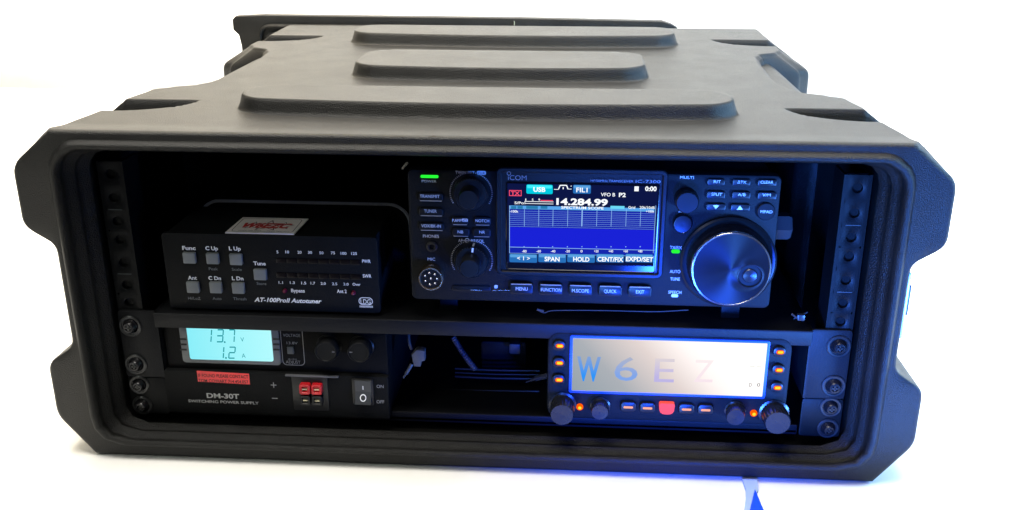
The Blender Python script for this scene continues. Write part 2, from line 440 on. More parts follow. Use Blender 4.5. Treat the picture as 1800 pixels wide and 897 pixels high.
b.loft([[(x, TY-.15, z) for x, z in o1], [(x, TY-.15, z) for x, z in inset(o1, .5)]], False, False)
x0, x1, z0, z1 = c6.rect(1516, 743, 1613, 757); b.face([(x0, TY-.15, z0), (x1, TY-.15, z0), (x1, TY-.15, z1), (x0, TY-.15, z1)])
b.flush()
b = LS('grey_lettering', mat('muted_grey_ink', (.20, .21, .21), .6), fp)  # secondary words, printed in one even grey
for t, u0, vb, u1, h in (('Peak', 408, 481, 474, 20), ('Scale', 577, 485, 650, 20), ('Hi/LoZ', 256, 697, 346, 20), ('Auto', 436, 699, 500, 20),
        ('Thresh', 587, 701, 684, 20), ('Store', 760, 589, 830, 20)): c6.txt(b, t, u0, vb, u1, h)
b.flush()
b = MB(); c6.txt(b, 'ELECTRONICS', 1519, 755, 1610, 10, 0, 0, -.3); b.build('small_lettering', black_ink, fp)
for r in ((213, 355, 305, 435), (385, 360, 475, 440), (557, 365, 648, 447), (240, 571, 330, 652), (410, 573, 498, 654), (575, 577, 664, 658), (735, 477, 827, 558)):
    x0, x1, z0, z1 = c6.rect(*r, y=-2.2); b = MB(); b.prism(rrect(x0, x1, z0, z1, .7, 2), -2.2, 1, .5); b.build('push_button', grey_btn, fp)
for row, (u0, v0, u1, v1) in enumerate(((900, 396, 1525, 438), (903, 503, 1527, 547))):
    x0, x1, z0, z1 = c6.rect(u0, v0, u1, v1)
    for i in range(8):
        w_ = (x1-x0)/8; b = MB(); b.box(x0+w_*i+.35, x0+w_*(i+1)-.35, -.5, .5, z0+.4, z1-.4, .3)
        b.build('led_segment', led_win, fp)
for u, v in ((968, 632), (1472, 648)):
    x, z = c6.p(u, v); b = MB(); b.lathe(x, z, [(1.5, 1), (1.5, -1), (1.2, -2), (.7, -2.6), (.1, -2.8)], 20); b.build('indicator_led', mat('pink_red_lens', (.16, .012, .04), .15), fp)

# card on the tuner
card = thing('business_card', 'white card with red call sign and black stars, lying on the tuner', 'card', (-139.5, 16, 126.5))
ZC = 127.2
b = MB(); b.loft([[(-162.3, 1.0, z), (-117.2, 1.0, z), (-116.0, 31.5, z), (-161, 32, z)] for z in (126.45, ZC)]); cb = b.build('card_stock', card_m, card)
def flat_text(mb, t, x0, x1, y0, h, z, bold=0, shear=0):
    n0 = len(mb.bm.verts); mb.text(t, x0, x1, 0, h, 0, bold, shear); mb.bm.verts.ensure_lookup_table()
    for v in list(mb.bm.verts)[n0:]: v.co = Vector((v.co.x, y0+v.co.z, z))
b = MB(); flat_text(b, 'W6EZC', -155, -123, 11, 9.5, ZC+.25, .05, .3); b.build('red_lettering', red_ink, cb)
b = MB()
for cx, r in ((-148.5, 7.5), (-138.5, 11), (-128.5, 7.5)):
    pts = []
    for i in range(10):
        a = math.pi/2+2*math.pi*i/10; q = r if i % 2 == 0 else r*.42; pts.append((cx+q*math.cos(a), 15.5+q*math.sin(a)))
    pts2 = [(cx+(x-cx)*.84, 15.5+(y_-15.5)*.84) for x, y_ in pts]
    b.loft([[(x, y_, ZC+.15) for x, y_ in pts], [(x, y_, ZC+.15) for x, y_ in pts2]], False, False)
flat_text(b, 'amateur radio station', -155, -140, 4.6, 1.6, ZC+.15); flat_text(b, 'radio operator', -136, -121, 4.6, 1.6, ZC+.15)
b.bm.verts.ensure_lookup_table()
o1 = rrect(-159.5, -119, 3, 29.5, 3, 4); b.loft([[(x, y_, ZC+.12) for x, y_ in o1], [(x, y_, ZC+.12) for x, y_ in inset(o1, .35)]], False, False)
b.build('black_print', black_ink, cb)

# ------------------------------------------------------------------ large transceiver
rd = thing('radio_transceiver', 'large black radio transceiver with lit spectrum screen and big tuning dial', 'radio transceiver', (73, 100, 71))
RY = 0
b = MB(); b.box(-39, 184, 6, 230, 84, 170, 2)
for x in (-20, 165): b.box(x-6, x+6, 12, 24, 71.2, 84.5, 1)
b.build('housing', radio_m, rd)
b = MB(); b.prism(rrect(-42.5, 187, 84, 172, 4, 5), RY, 8, 1.6); rp = b.build('front_panel', radio_m, rd)
c8 = Crop(700, 280, 3.203, RY); c9 = Crop(860, 280, 3.3235, RY); c10 = Crop(1150, 280, 3.203, RY)
# raised frame around the display
x0, x1, z0, z1 = c9.rect(40, 58, 1030, 690, -3)
b = MB(); o1 = rrect(x0, x1, z0, z1, 4, 6)
L = lambda k, y: [(xx, y, zz) for xx, zz in inset(o1, k)]
b.loft([L(0, 0.5), L(0, -2.4), L(.6, -3), L(2.4, -3), L(3.0, -2.4), L(3.4, -1.4)], False, True)
fr = b.build('display_frame', mat('bezel_black', (.007, .0075, .009), .35, bump=.1, spec=.25), rp)
x0, x1, z0, z1 = c9.rect(98, 138, 985, 655, -1.6)
o1 = rrect(x0, x1, z0, z1, 1.5, 3); b = MB(); b.loft([L(0, -1.3), L(0, -1.9), L(.5, -2.1), L(.8, -1.8)], False, True); b.build('display_glass', mat('black_glass', (.003, .003, .005), .15, spec=.3), fr)
SY = -2.2
s9 = Crop(860, 280, 3.3235, SY)
def srect(mb, u0, v0, u1, v1, dy=0, tilt=True, r=0):
    a = s9.p(u0, v0); c = s9.p(u1, v0); d = s9.p(u1, v1); e = s9.p(u0, v1); y = SY+dy
    x0, x1 = (a[0]+e[0])/2, (c[0]+d[0])/2; z1, z0 = a[1], e[1]
    mb.face([(x, y, z) for x, z in (rrect(x0, x1, z0, z1, r, 3) if r else [(x0, z0), (x1, z0), (x1, z1), (x0, z1)])])
b = MB(); srect(b, 106, 142, 972, 606, -.0); disp = b.build('screen', glow('screen_navy', (.004, .008, .06), 1.0), rd)
def sg(name, m, items, dy, split=False):
    b = MB()
    for it in items:
        if isinstance(it[0], str): s9.txt(b, it[0], *it[1:5], bold=it[5] if len(it) > 5 else .012, dy=dy)
        else: srect(b, *it[:4], dy=dy, r=it[4] if len(it) > 4 else 0)
        if split: b.build(name, m, disp); b = MB()
    if not split: b.build(name, m, disp)
sg('scope_area', glow('scope_blue', (.010, .016, .68), 1.0), [(118, 396, 966, 512)], -.1)
sg('scope_grid_field', glow('scope_field', (.008, .02, .42), 1.0), [(118, 292, 966, 396), (118, 512, 966, 548)], -.1)
sg('header_bar', glow('header_cyan', (.10, .38, .85), 1.0), [(118, 270, 966, 290)], -.12)
gl = [(118, v, 966, v+1.1) for v in (301, 313, 324, 335, 346, 357, 369, 380, 391)]
gl += [(u, 292, u+2.5, 392) for u in (204, 288, 371, 457, 627, 712, 798, 882)] + [(539, 292, 545, 392)]
gl += [(118, 511, 966, 514), (118, 547, 966, 549), (117, 270, 120, 549), (964, 270, 967, 549)]
gl += [(u, 508, u+5, 514) for u in (201, 285, 368, 454, 539, 624, 709, 795, 879)]
sg('grid_lines', glow('grid_lines', (.30, .55, .95), 1.0), gl, -.2)
sg('soft_key', glow('key_blue', (.02, .16, .50), 1.0), [(u, 552, u+162, 601, .8) for u in (118, 287, 456, 625, 795)] + [(490, 149, 594, 200, .8)], -.2, True)
sg('key_highlight', glow('key_blue_light', (.10, .36, .75), 1.0), [(u+4, 555, u+158, 572, .4) for u in (118, 287, 456, 625, 795)] + [(494, 152, 590, 170, .4)], -.28, True)
sg('mode_key', glow('key_cyan', (.0, .55, .70), 1.1), [(217, 147, 371, 201, .9)], -.2)
sg('mode_key_top', glow('key_cyan_light', (.05, .80, .90), 1.1), [(222, 151, 366, 168, .4)], -.28)
b = MB()
def frame(u0, v0, u1, v1, t):
    for r in ((u0, v0, u1, v0+t), (u0, v1-t, u1, v1), (u0, v0, u0+t, v1), (u1-t, v0, u1, v1)): srect(b, *r, dy=-.25)
frame(116, 180, 189, 214, 4); s9.txt(b, 'TX', 127, 209, 178, 22, bold=.02, dy=-.25)
srect(b, 300, 238, 372, 243, dy=-.25)
b.build('transmit_mark', glow('tx_red', (.95, .08, .16), 1.1), disp)
W = [('USB', 258, 188, 328, 26, .03), ('FIL1', 508, 191, 574, 26, .02), ('14.284.99', 392, 264, 692, 38, .035), ('VFO B', 652, 215, 735, 20), ('P2', 757, 219, 797, 24, .03),
     ('0:00', 910, 184, 977, 27, .03), ('S/Po', 148, 261, 203, 15), ('1', 211, 242, 216, 13), ('5', 249, 242, 258, 13), ('9', 287, 242, 297, 13), (848, 158, 873, 186),
     (207, 244, 375, 247), (207, 256, 375, 259), (207, 244, 210, 262), (378, 174, 405, 177), (458, 172, 481, 175), (476, 154, 481, 159),
     ('SPECTRUM SCOPE', 420, 288, 668, 15, .02), ('Grid', 812, 288, 852, 15), ('20k/10dB', 878, 288, 966, 15), ('-100k', 120, 310, 170, 14), ('+100k', 915, 310, 964, 13),
     ('< 1 >', 163, 588, 238, 22), ('SPAN', 323, 594, 411, 26, .03), ('HOLD', 490, 595, 585, 26, .03), ('CENT/FIX', 632, 595, 783, 26, .03), ('EXPD/SET', 798, 594, 957, 26, .03)]
W += [(s_, u, 543, u+26, 14) for s_, u in (('-80', 192), ('-60', 276), ('-40', 360), ('-20', 445), ('+20', 612), ('+40', 697), ('+60', 783), ('+80', 868))] + [('0', 533, 543, 545, 14)]
sg('screen_lettering', glow('screen_white', (.92, .96, 1.0), 1.15), W, -.4, True)
b = MB()
tp = [(405, 174), (414, 152), (452, 152), (460, 174)]
for a, c in zip(tp, tp[1:]):
    p, q = s9.p(*a), s9.p(*c); b.tube([(p[0], SY-.4, p[1]), (q[0], SY-.4, q[1])], .32, 6)
p, q = s9.p(432, 174), s9.p(432, 163); b.tube([(p[0], SY-.4, p[1]), (q[0], SY-.4, q[1])], .3, 6)
b.build('filter_mark', MATS['screen_white'], disp)
sg('header_chips', glow('chip_teal', (.02, .20, .42), 1.0), [(128, 273, 158, 289), (165, 273, 196, 289), (216, 273, 284, 289), (300, 273, 340, 289)], -.2, True)
sg('center_chip', glow('chip_bright', (.15, .70, .95), 1.0), [(708, 272, 790, 289)], -.2)
# printed lettering on the panel
b = LS('lettering', mat('panel_ink', (.68, .68, .70), .6), rp)
for t, u0, vb, u1, h in (('TRANSMIT', 122, 216, 233, 17), ('TUNER', 146, 300, 217, 17), ('VOX/BK-IN', 131, 383, 240, 17)):
    c8.txt(b, t, u0, vb, u1, h, y=-1.6)
for t, u0, vb, u1, h in (('P.AMP', 305, 352, 356, 16), ('NOTCH', 436, 354, 512, 16), ('NB', 335, 417, 366, 16), ('NR', 457, 418, 488, 16)):
    c8.txt(b, t, u0, vb, u1, h, y=-1.6)
for t, u0, vb, u1, h in (('POWER', 133, 130, 215, 14), ('PHONES', 140, 441, 229, 17), ('MIC', 166, 570, 208, 16), ('AF', 338, 466, 362, 17), ('RF/SQL', 410, 468, 485, 17), ('TWIN PBT', 322, 83, 430, 17)):
    c8.txt(b, t, u0, vb, u1, h)
for t, u0, vb, u1, h in (('MENU', 155, 766, 224, 19), ('FUNCTION', 302, 771, 421, 19), ('M.SCOPE', 483, 777, 582, 19), ('QUICK', 670, 780, 743, 19), ('EXIT', 857, 784, 905, 19)):
    c9.txt(b, t, u0, vb, u1, h, y=-3.2)
for t, u0, vb, u1, h in (('MULTI', 145, 110, 222, 16), ('RIT', 335, 134, 374, 16), ('\u0394TX', 468, 136, 518, 16), ('CLEAR', 598, 137, 670, 16), ('SPLIT', 321, 205, 381, 16), ('A/B', 470, 207, 514, 16),
        ('V/M', 608, 209, 655, 16), ('MPAD', 597, 303, 665, 16)): c10.txt(b, t, u0, vb, u1, h, y=-1.6 if t != 'MULTI' else 0)
for t, u0, vb, u1, h in (('XFC', 136, 299, 178, 15), ('TX/RX', 88, 505, 155, 17), ('AUTO', 87, 640, 146, 17), ('TUNE', 90, 682, 144, 17), ('SPEECH', 79, 756, 152, 16)):
    c10.txt(b, t, u0, vb, u1, h)
for (u0, v0, u1, v1), cr in (((443, 66, 494, 88), c8), ((96, 760, 134, 777), c10), ((541, 708, 560, 728), c8)):
    x0, x1, z0, z1 = cr.rect(u0, v0, u1, v1); b.face([(x, -.15, z) for x, z in rrect(x0, x1, z0, z1, .8, 2)])
x0, x1, z0, z1 = c8.rect(358, 335, 392, 352, -1.6); b.face([(x, -1.75, z) for x, z in rrect(x0, x1, z0, z1, .5, 2)])
for (u, v) in ((388, 457),):
    x, z = c8.p(u, v); o1 = [(x+1.5*math.cos(k*math.pi/8), z+1.5*math.sin(k*math.pi/8)) for k in range(16)]
    b.loft([[(p[0], -.15, p[1]) for p in o1], [(p[0], -.15, p[1]) for p in inset(o1, .4)]], False, False)
    b.box(x-3.5, x+3.5, -.15, -.1, z-.15, z+.15)
for s_ in (-1, 1):                                         # arrow marks
    u, v = ((347, 270), (482, 273))[0 if s_ < 0 else 1]; x, z = c10.p(u, v, -1.6)
    b.face([(x-1.9, -1.78, z-s_*1.3), (x+1.9, -1.78, z-s_*1.3), (x, -1.78, z+s_*1.3)])
b.flush()
b = LS('brand_lettering', mat('brand_ink', (.26, .27, .30), .5), rp)
c9.txt(b, 'iCOM', 110, 121, 218, 28, -.004, y=-3); c9.txt(b, 'HF/50MHz TRANSCEIVER', 592, 131, 842, 13, y=-3); c9.txt(b, 'IC-7300', 855, 137, 1000, 17, y=-3)
x, z = c9.p(115, 83, -3); o1 = [(x+1.3*math.cos(k*math.pi/8), z+1.3*math.sin(k*math.pi/8)) for k in range(16)]
b.loft([[(p[0], -3.15, p[1]) for p in o1], [(p[0], -3.15, p[1]) for p in inset(o1, .35)]], False, False)
b.flush()
b = LS('knockout_lettering', black_ink, rp); c8.txt(b, 'CLR', 448, 84, 489, 13, .01, dy=-.3); c8.txt(b, 'ATT', 361, 351, 389, 13, .01, dy=-.35, y=-1.6); b.flush()
# buttons
def button(cr, r, y, name='push_button', parent=rp, m=None, highlight=True, rad=1.2, side='bottom'):
    x0, x1, z0, z1 = cr.rect(*r, y=y); b = MB(); b.prism(rrect(x0, x1, z0, z1, rad, 3), y, 1, .5); o = b.build(name, m or knob_m, parent)
    if highlight:
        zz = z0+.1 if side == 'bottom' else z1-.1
        b = MB(); b.tube([(x0+.8, y+.15, zz), (x1-.8, y+.15, zz)], .28 if side == 'bottom' else .4, 8); b.build('button_highlight', mat('glint_grey', (.34, .34, .33), .35, .3), o)  # pale strip painted in for light caught by the button edge
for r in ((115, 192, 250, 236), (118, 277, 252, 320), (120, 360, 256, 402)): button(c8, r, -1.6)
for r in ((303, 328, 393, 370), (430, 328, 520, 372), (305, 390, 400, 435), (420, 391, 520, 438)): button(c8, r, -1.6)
for r in ((298, 112, 398, 150), (440, 114, 542, 152), (583, 116, 690, 154), (295, 182, 400, 224), (438, 184, 542, 226), (583, 186, 690, 230)): button(c10, r, -1.6, highlight=False)
for r in ((293, 252, 402, 291), (430, 255, 540, 294)): button(c10, r, -1.6, highlight=False)
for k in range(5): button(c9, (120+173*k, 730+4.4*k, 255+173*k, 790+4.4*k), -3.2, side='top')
x, z = c10.p(630, 297, -1.6); b = MB(); b.lathe(x, z, [(5.6, 1), (5.6, -1.1), (5.1, -1.6), (.1, -1.6)], 36); b.build('push_button', knob_m, rp)
b = MB(); x0, x1, z0, z1 = c8.rect(125, 91, 226, 107, -.8); b.prism(rrect(x0, x1, z0, z1, .8, 3), -.8, .5, .2); b.build('power_light', glow('green_light', (.02, .95, .04), 1.1), rp)
b = MB(); x0, x1, z0, z1 = c10.rect(97, 511, 145, 531, -.8); b.prism(rrect(x0, x1, z0, z1, 2.2, 4), -.8, .5, .2); b.build('transmit_light', MATS['green_light'], rp)
# ticks round the knobs
b = MB()
for cu, cv in ((410, 190), (415, 568)):
    x, z = c8.p(cu, cv)
    for k in range(46):
        a = math.radians(-30+k*240/45); c, s_ = math.cos(a), math.sin(a); px, pz = -s_, c
        b.face([(x+c*r_+px*w2, -.15, z+s_*r_+pz*w2) for r_, w2 in ((12.7, -.14), (13.6, -.14), (13.6, .14), (12.7, .14))])
b.build('tick_marks', mat('panel_ink', (.5, .5, .5)), rp)
def dual_knob(cr, base, y0=0, R=11, r=6.5, L1=9, L2=19, mark=None):
    x, z = cr.p(*base, y0)
    b = MB(); b.lathe(x, z, [(R*1.02, y0+.5), (R*1.02, y0-1), (R, y0-2), (R*.97, y0-L1+1), (R*.9, y0-L1), (r, y0-L1)], 72, .022)
    k = b.build('knob', knob_m, rp)
    b = MB(); b.lathe(x, z, [(r, y0-L1+.5), (r*.98, y0-L2+1.2), (r*.88, y0-L2), (.1, y0-L2)], 60, .02); b.build('inner_knob', knob_m, k)
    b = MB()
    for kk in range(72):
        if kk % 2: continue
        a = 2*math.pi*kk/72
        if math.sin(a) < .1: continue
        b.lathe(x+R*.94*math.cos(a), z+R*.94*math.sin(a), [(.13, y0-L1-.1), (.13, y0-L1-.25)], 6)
    b.build('grip_glint', mat('glint_grey', (.5, .5, .5)), k)  # pale dots paint a glint on the upper knob rim
    if mark:
        b = MB(); a = math.radians(mark); c, s_ = math.cos(a), math.sin(a)
        pts = [(x+c*q-s_*w_, y0-L1-.15, z+s_*q+c*w_) for q, w_ in ((R*.66, -.6), (R*.93, -.6), (R*.93, .6), (R*.66, .6))]
        b.face(pts); pts = [(x+c*R*1.0-s_*w_, yy, z+s_*R*1.0+c*w_) for yy, w_ in ((y0-L1+1, -.6), (y0-2, -.6), (y0-2, .6), (y0-L1+1, .6))]; b.face(pts)
        b.build('pointer_mark', white_ink, k)
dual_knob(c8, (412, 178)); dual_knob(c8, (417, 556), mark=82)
x, z = c10.p(178, 222); b = MB(); b.lathe(x, z, [(7.4, .5), (7.2, -8), (6.4, -9), (.1, -9)], 64, .02); b.build('knob', knob_m, rp)
x, z = c10.p(158, 358); b = MB(); b.lathe(x, z, [(6.0, .5), (6.0, -2.4), (5.4, -3.2), (4.8, -3.3), (.1, -3.1)], 48); b.build('round_button', mat('glossy_black', (.005, .005, .007), .3, 0, spec=.3), rp)
# SD slot, phones jack, microphone socket
x0, x1, z0, z1 = c8.rect(305, 712, 520, 742); b = MB(); b.prism(rrect(x0, x1, z0, z1, 1, 3), -.6, 1, .3); so = b.build('card_slot', knob_m, rp)
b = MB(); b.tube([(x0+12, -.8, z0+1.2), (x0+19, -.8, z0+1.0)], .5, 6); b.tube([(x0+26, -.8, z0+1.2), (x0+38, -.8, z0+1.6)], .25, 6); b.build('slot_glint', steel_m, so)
x, z = c8.p(190, 492); b = MB(); b.lathe(x, z, [(3.6, .5), (3.6, -.6), (2.6, -1.0), (1.8, -.8), (1.7, .4), (.1, .4)], 28); b.build('phones_jack', mat('jack_black', (.006, .006, .006), .5), rp)
x, z = c8.p(192, 652); b = MB(); b.lathe(x, z, [(8.2, .5), (8.2, -6.5), (7.7, -7.4), (6.9, -7.4), (6.6, -6.6), (6.6, -5.8)], 44); mc = b.build('microphone_socket', gold_m, rp)
b = MB(); b.lathe(x, z, [(6.6, -1), (6.6, -6.0), (.1, -6.0)], 36); b.build('insulator', mat('socket_black', (.01, .01, .01), .3), mc)
for k in range(8):
    a = 2*math.pi*k/7; rr = 4.0 if k < 7 else 0
    b = MB(); b.lathe(x+rr*math.cos(a), z+rr*math.sin(a), [(.75, -5), (.75, -6.8), (.4, -7.2)], 12); b.build('pin', steel_m, mc)
# main tuning dial
x, z = c10.p(414, 574)
b = MB(); b.lathe(x, z, [(29.8, .5), (29.8, -2.6), (28.6, -3.4), (27.4, -3.0)], 90); b.build('dial_skirt', mat('skirt_black', (.006, .007, .008), .35, spec=.25), rp)
b = MB(); b.lathe(x, z, [(26.0, -1), (26.0, -8), (25.4, -9), (25.0, -9.6), (24.6, -13.4)], 120, .012); dk = b.build('tuning_dial', mat('dial_rubber', (.005, .005, .006), .5, spec=.2), rp)
b = MB(); b.lathe(x, z, [(24.7, -13.4), (24.5, -14.4), (24.0, -14.9), (23.2, -15.0), (23.0, -14.7)], 120, cap=False); b.build('bright_ring', mat('dial_ring', (.75, .7, .6), .16, 1), dk)
m = bpy.data.materials.new('brushed_dial_face'); m.use_nodes = True; N = m.node_tree.nodes; P = N['Principled BSDF']
P.inputs['Base Color'].default_value = (.008, .009, .011, 1); P.inputs['Metallic'].default_value = .05; P.inputs['Specular IOR Level'].default_value = .14; P.inputs['Roughness'].default_value = .34; P.inputs['Anisotropic'].default_value = .85
tg = N.new('ShaderNodeTangent'); tg.direction_type = 'RADIAL'; tg.axis = 'Y'; m.node_tree.links.new(tg.outputs[0], P.inputs['Tangent'])
nz = N.new('ShaderNodeTexNoise'); nz.inputs['Scale'].default_value = 900; tcn = N.new('ShaderNodeTexCoord'); m.node_tree.links.new(tcn.outputs['Object'], nz.inputs['Vector'])
mr = N.new('ShaderNodeMapRange'); mr.inputs[3].default_value = .28; mr.inputs[4].default_value = .4; m.node_tree.links.new(nz.outputs[0], mr.inputs[0]); m.node_tree.links.new(mr.outputs[0], P.inputs['Roughness'])
# the face is centred on its own origin so that the brushing runs round the axis
def centred(mb, name, mt, parent, cx, cz):
    o = mb.build(name, mt, None)
    o.location = Vector((cx, 0, cz))*S; o.parent = parent; o.matrix_parent_inverse = world_inv(parent); return o
xf, zf = c10.p(540, 660, -14.6); dx_, dz_ = xf-x, zf-z
b = MB(); n = 120
rings = []
for q in (23.1, 18, 12, 8.2):
    L = []
    for i in range(n):
        a = 2*math.pi*i/n; t = (q-8.2)/(23.1-8.2); ox, oz = dx_*(1-t), dz_*(1-t)
        L.append((ox+q*math.cos(a), -14.7, oz+q*math.sin(a)))
    rings.append(L)
for q, yy in ((7.9, -14.9), (7.3, -14.7), (6.8, -13.4), (5.5, -12.2), (3.5, -11.6), (.1, -11.4)):
    rings.append([(dx_+q*math.cos(2*math.pi*i/n), yy, dz_+q*math.sin(2*math.pi*i/n)) for i in range(n)])
b.loft(rings, False, True); centred(b, 'dial_face', m, dk, x, z)
b = MB(); b.lathe(xf, zf, [(4.6, -11.6), (4.6, -13.8), (4.0, -14.5), (2.5, -14.2), (.1, -13.8)], 40); b.build('finger_dimple', mat('dimple_black', (.015, .015, .018), .25), dk)
for u, v, r_ in ((360, 387, .75), (287, 424, .5), (165, 414, .45)):
    px, pz = c10.p(u, v, -3.3); b = MB(); b.lathe(px, pz, [(r_, -2.8), (r_*.8, -3.5), (.1, -3.7)], 10); b.build('highlight_dot', steel_m, rp)  # metal dots put in as small highlights
# bracket bolt on the right flank
b = MB(); b.lathe(0, 0, [(9, 0), (9, -12), (8, -14), (.1, -14)], 6)
for v in b.bm.verts: v.co = Vector((187.5-v.co.y*.95-.5, 24+v.co.x, 132+v.co.z))
b.build('side_bolt', mat('bolt_grey', (.018, .018, .02), .5), rd)

# ------------------------------------------------------------------ power supply
ps = thing('power_supply', 'black switching power supply with lit cyan voltage display, on the lower shelf at left', 'power supply', (-137, 100, -6))
PY = 2; LY = -2
c7 = Crop(270, 540, 3.6, PY); c7l = Crop(270, 540, 3.6, LY)
b = MB(); b.box(-212, -61, 5, 200, -5.8, 60, 1.5); b.build('housing', tuner_m, ps)
b = MB(); b.prism(rrect(-212.5, -60.5, 25, 61, 1.5, 3), PY, 6, .6); up = b.build('upper_panel', mat('upper_panel_black', (.005, .005, .0055), .6, bump=.2, spec=.12), ps)
b = MB(); b.prism(rrect(-214.5, -60, -4.8, 27.6, 1.5, 3), LY, 6, .9); lp = b.build('lower_panel', tuner_m, ps)
x0, x1, z0, z1 = c7.rect(172, 120, 795, 360, PY-1.5)
b = MB(); o1 = rrect(x0, x1, z0, z1, 2.5, 4); L = lambda k, y: [(xx, y, zz) for xx, zz in inset(o1, k)]
b.prism(o1, PY-1.5, PY+.5, .4); bz = b.build('display_bezel', bezel_m, up)
b = MB()
for k in range(3):
    for ua, ub in ((168, 208), (757, 797)):
        q0, q1, q2, q3 = c7.rect(ua, 200+33*k, ub, 208+33*k, PY-1.7); b.box(q0, q1, PY-1.9, PY-1.4, q2, q3)
b.build('bezel_slots', black_ink, bz)
lx0, lx1, lz0, lz1 = c7.rect(218, 118, 748, 338, PY-2)
m = glow('lcd_cyan', (.30, .93, 1.0), 1.0); nt = m.node_tree
tc = nt.nodes.new('ShaderNodeTexCoord'); sx = nt.nodes.new('ShaderNodeSeparateXYZ'); nt.links.new(tc.outputs['Object'], sx.inputs[0])
mr = nt.nodes.new('ShaderNodeMapRange'); mr.inputs[1].default_value = lx0*S; mr.inputs[2].default_value = lx1*S; nt.links.new(sx.outputs[0], mr.inputs[0])
cr = nt.nodes.new('ShaderNodeValToRGB'); nt.links.new(mr.outputs[0], cr.inputs[0]); nt.links.new(cr.outputs[0], nt.nodes['Principled BSDF'].inputs['Emission Color'])
cr.color_ramp.elements[0].color = (.26, .86, .95, 1); cr.color_ramp.elements[1].color = (.45, .97, 1, 1)
b = MB(); b.prism(rrect(lx0, lx1, lz0, lz1, 1.5, 4), PY-2, PY-1, .2); lcd = b.build('lit_display', m, bz)
b = MB()
SEG = {'1': 'bc', '3': 'abgcd', '7': 'abc', '2': 'abged'}
def seg7(ch, u0, u1, v0, v1):
    Y = PY-2.25
    P_ = lambda fu, fv: c7.p(u0+(u1-u0)*fu+(v1-(v0+(v1-v0)*fv))*.06, v0+(v1-v0)*fv, Y)
    t = .16
    R_ = {'a': (.1, 0, .9, t*.6), 'g': (.1, .5-t*.3, .9, .5+t*.3), 'd': (.1, 1-t*.6, .9, 1), 'b': (1-t, .05, 1, .46), 'c': (1-t, .54, 1, .95), 'f': (0, .05, t, .46), 'e': (0, .54, t, .95)}
    for s_ in SEG[ch]:
        a0, b0, a1, b1 = R_[s_]; b.face([(p[0], Y, p[1]) for p in (P_(a0, b1), P_(a1, b1), P_(a1, b0), P_(a0, b0))])
def dot(u, v, r_=5):
    x0, x1, z0, z1 = c7.rect(u-r_, v-r_, u+r_, v+r_, PY-2.25); b.face([(x0, PY-2.25, z0), (x1, PY-2.25, z0), (x1, PY-2.25, z1), (x0, PY-2.25, z1)])
seg7('1', 322, 366, 140, 224); seg7('3', 396, 440, 140, 224); dot(450, 222); seg7('7', 470, 512, 140, 224)
seg7('1', 400, 444, 250, 326); dot(458, 322); seg7('2', 472, 516, 250, 327)
c7.txt(b, 'V', 552, 217, 574, 26, y=PY-2, dy=-.25); c7.txt(b, 'A', 560, 319, 583, 26, y=PY-2, dy=-.25)
b.build('digits', glow('lcd_segment', (.0, .30, .36), 1.0), lcd)
b = LS('voltage_lettering', grey_ink, up)
x0, x1, z0, z1 = c7.rect(808, 128, 950, 368); o1 = rrect(x0, x1, z0, z1, 3, 5); b.loft([L(0, PY-.15), L(.5, PY-.15)], False, False)
c7.txt(b, 'VOLTAGE', 820, 186, 928, 18); c7.txt(b, '13.8V', 843, 234, 912, 16); c7.txt(b, 'ADJUST', 838, 356, 930, 19); c7.txt(b, '(4-15V)', 852, 334, 906, 10)
b.flush()
x0, x1, z0, z1 = c7.rect(845, 252, 884, 298, PY-1.5); b = MB(); b.box(x0, x1, PY-1.5, PY+.5, z0, z1, .3); b.build('slide_switch', mat('switch_grey', (.06, .07, .075), .4), up)
for u, v in ((1090, 292), (1298, 296)):
    x, z = c7.p(u, v, PY-9); b = MB(); b.lathe(x, z+.8, [(8.6, PY+.3), (8.6, PY-.8), (7.9, PY-1.4), (7.6, PY-8.2), (7.0, PY-9.2), (6.4, PY-9.2), (6.2, PY-8.8), (.1, PY-8.7)], 60)
    k = b.build('knob', knob_m, up); b = MB()
    s_ = 1 if u < 1200 else -1; b.box(*sorted((x+s_*4.2, x+s_*6.0)), PY-9.4, PY-8.7, z+.9, z+1.3); b.build('pointer_mark', grey_ink, k)
x0, x1, z0, z1 = c7l.rect(279, 412, 606, 480); b = MB(); b.loft([[(x0, y, z0+.5), (x1, y, z0-.4), (x1, y, z1-.6), (x0, y, z1+.4)] for y in (LY+.1, LY-.25)]); tp = b.build('address_label', tape_m, lp)
b = LS('black_lettering', black_ink, tp); c7l.txt(b, 'IF FOUND PLEASE CONTACT', 284, 440, 600, 20, .004, dy=-.4); c7l.txt(b, 'TOM COWART 714.454.057', 287, 473, 600, 20, .004, dy=-.4); b.flush()
b = LS('white_lettering', mat('silver_ink', (.42, .42, .42), .5), lp); c7l.txt(b, 'DM-30T', 338, 573, 543, 30, .03); c7l.txt(b, 'SWITCHING POWER SUPPLY', 222, 601, 665, 17, .012)
b.flush()
b = LS('mark_lettering', mat('pale_ink', (.35, .35, .35), .5), lp); c7l.txt(b, 'ON', 1412, 511, 1456, 20); c7l.txt(b, 'OFF', 1412, 608, 1460, 20)
for u, v, vert in ((760, 493, 1), (767, 577, 0)):
    x0, x1, z0, z1 = c7l.rect(u-18, v-2.5, u+18, v+2.5); b.face([(x0, LY-.15, z0), (x1, LY-.15, z0), (x1, LY-.15, z1), (x0, LY-.15, z1)])
    if vert: x0, x1, z0, z1 = c7l.rect(u-2.5, v-17, u+2.5, v+17); b.face([(x0, LY-.2, z0), (x1, LY-.2, z0), (x1, LY-.2, z1), (x0, LY-.2, z1)])
b.flush()
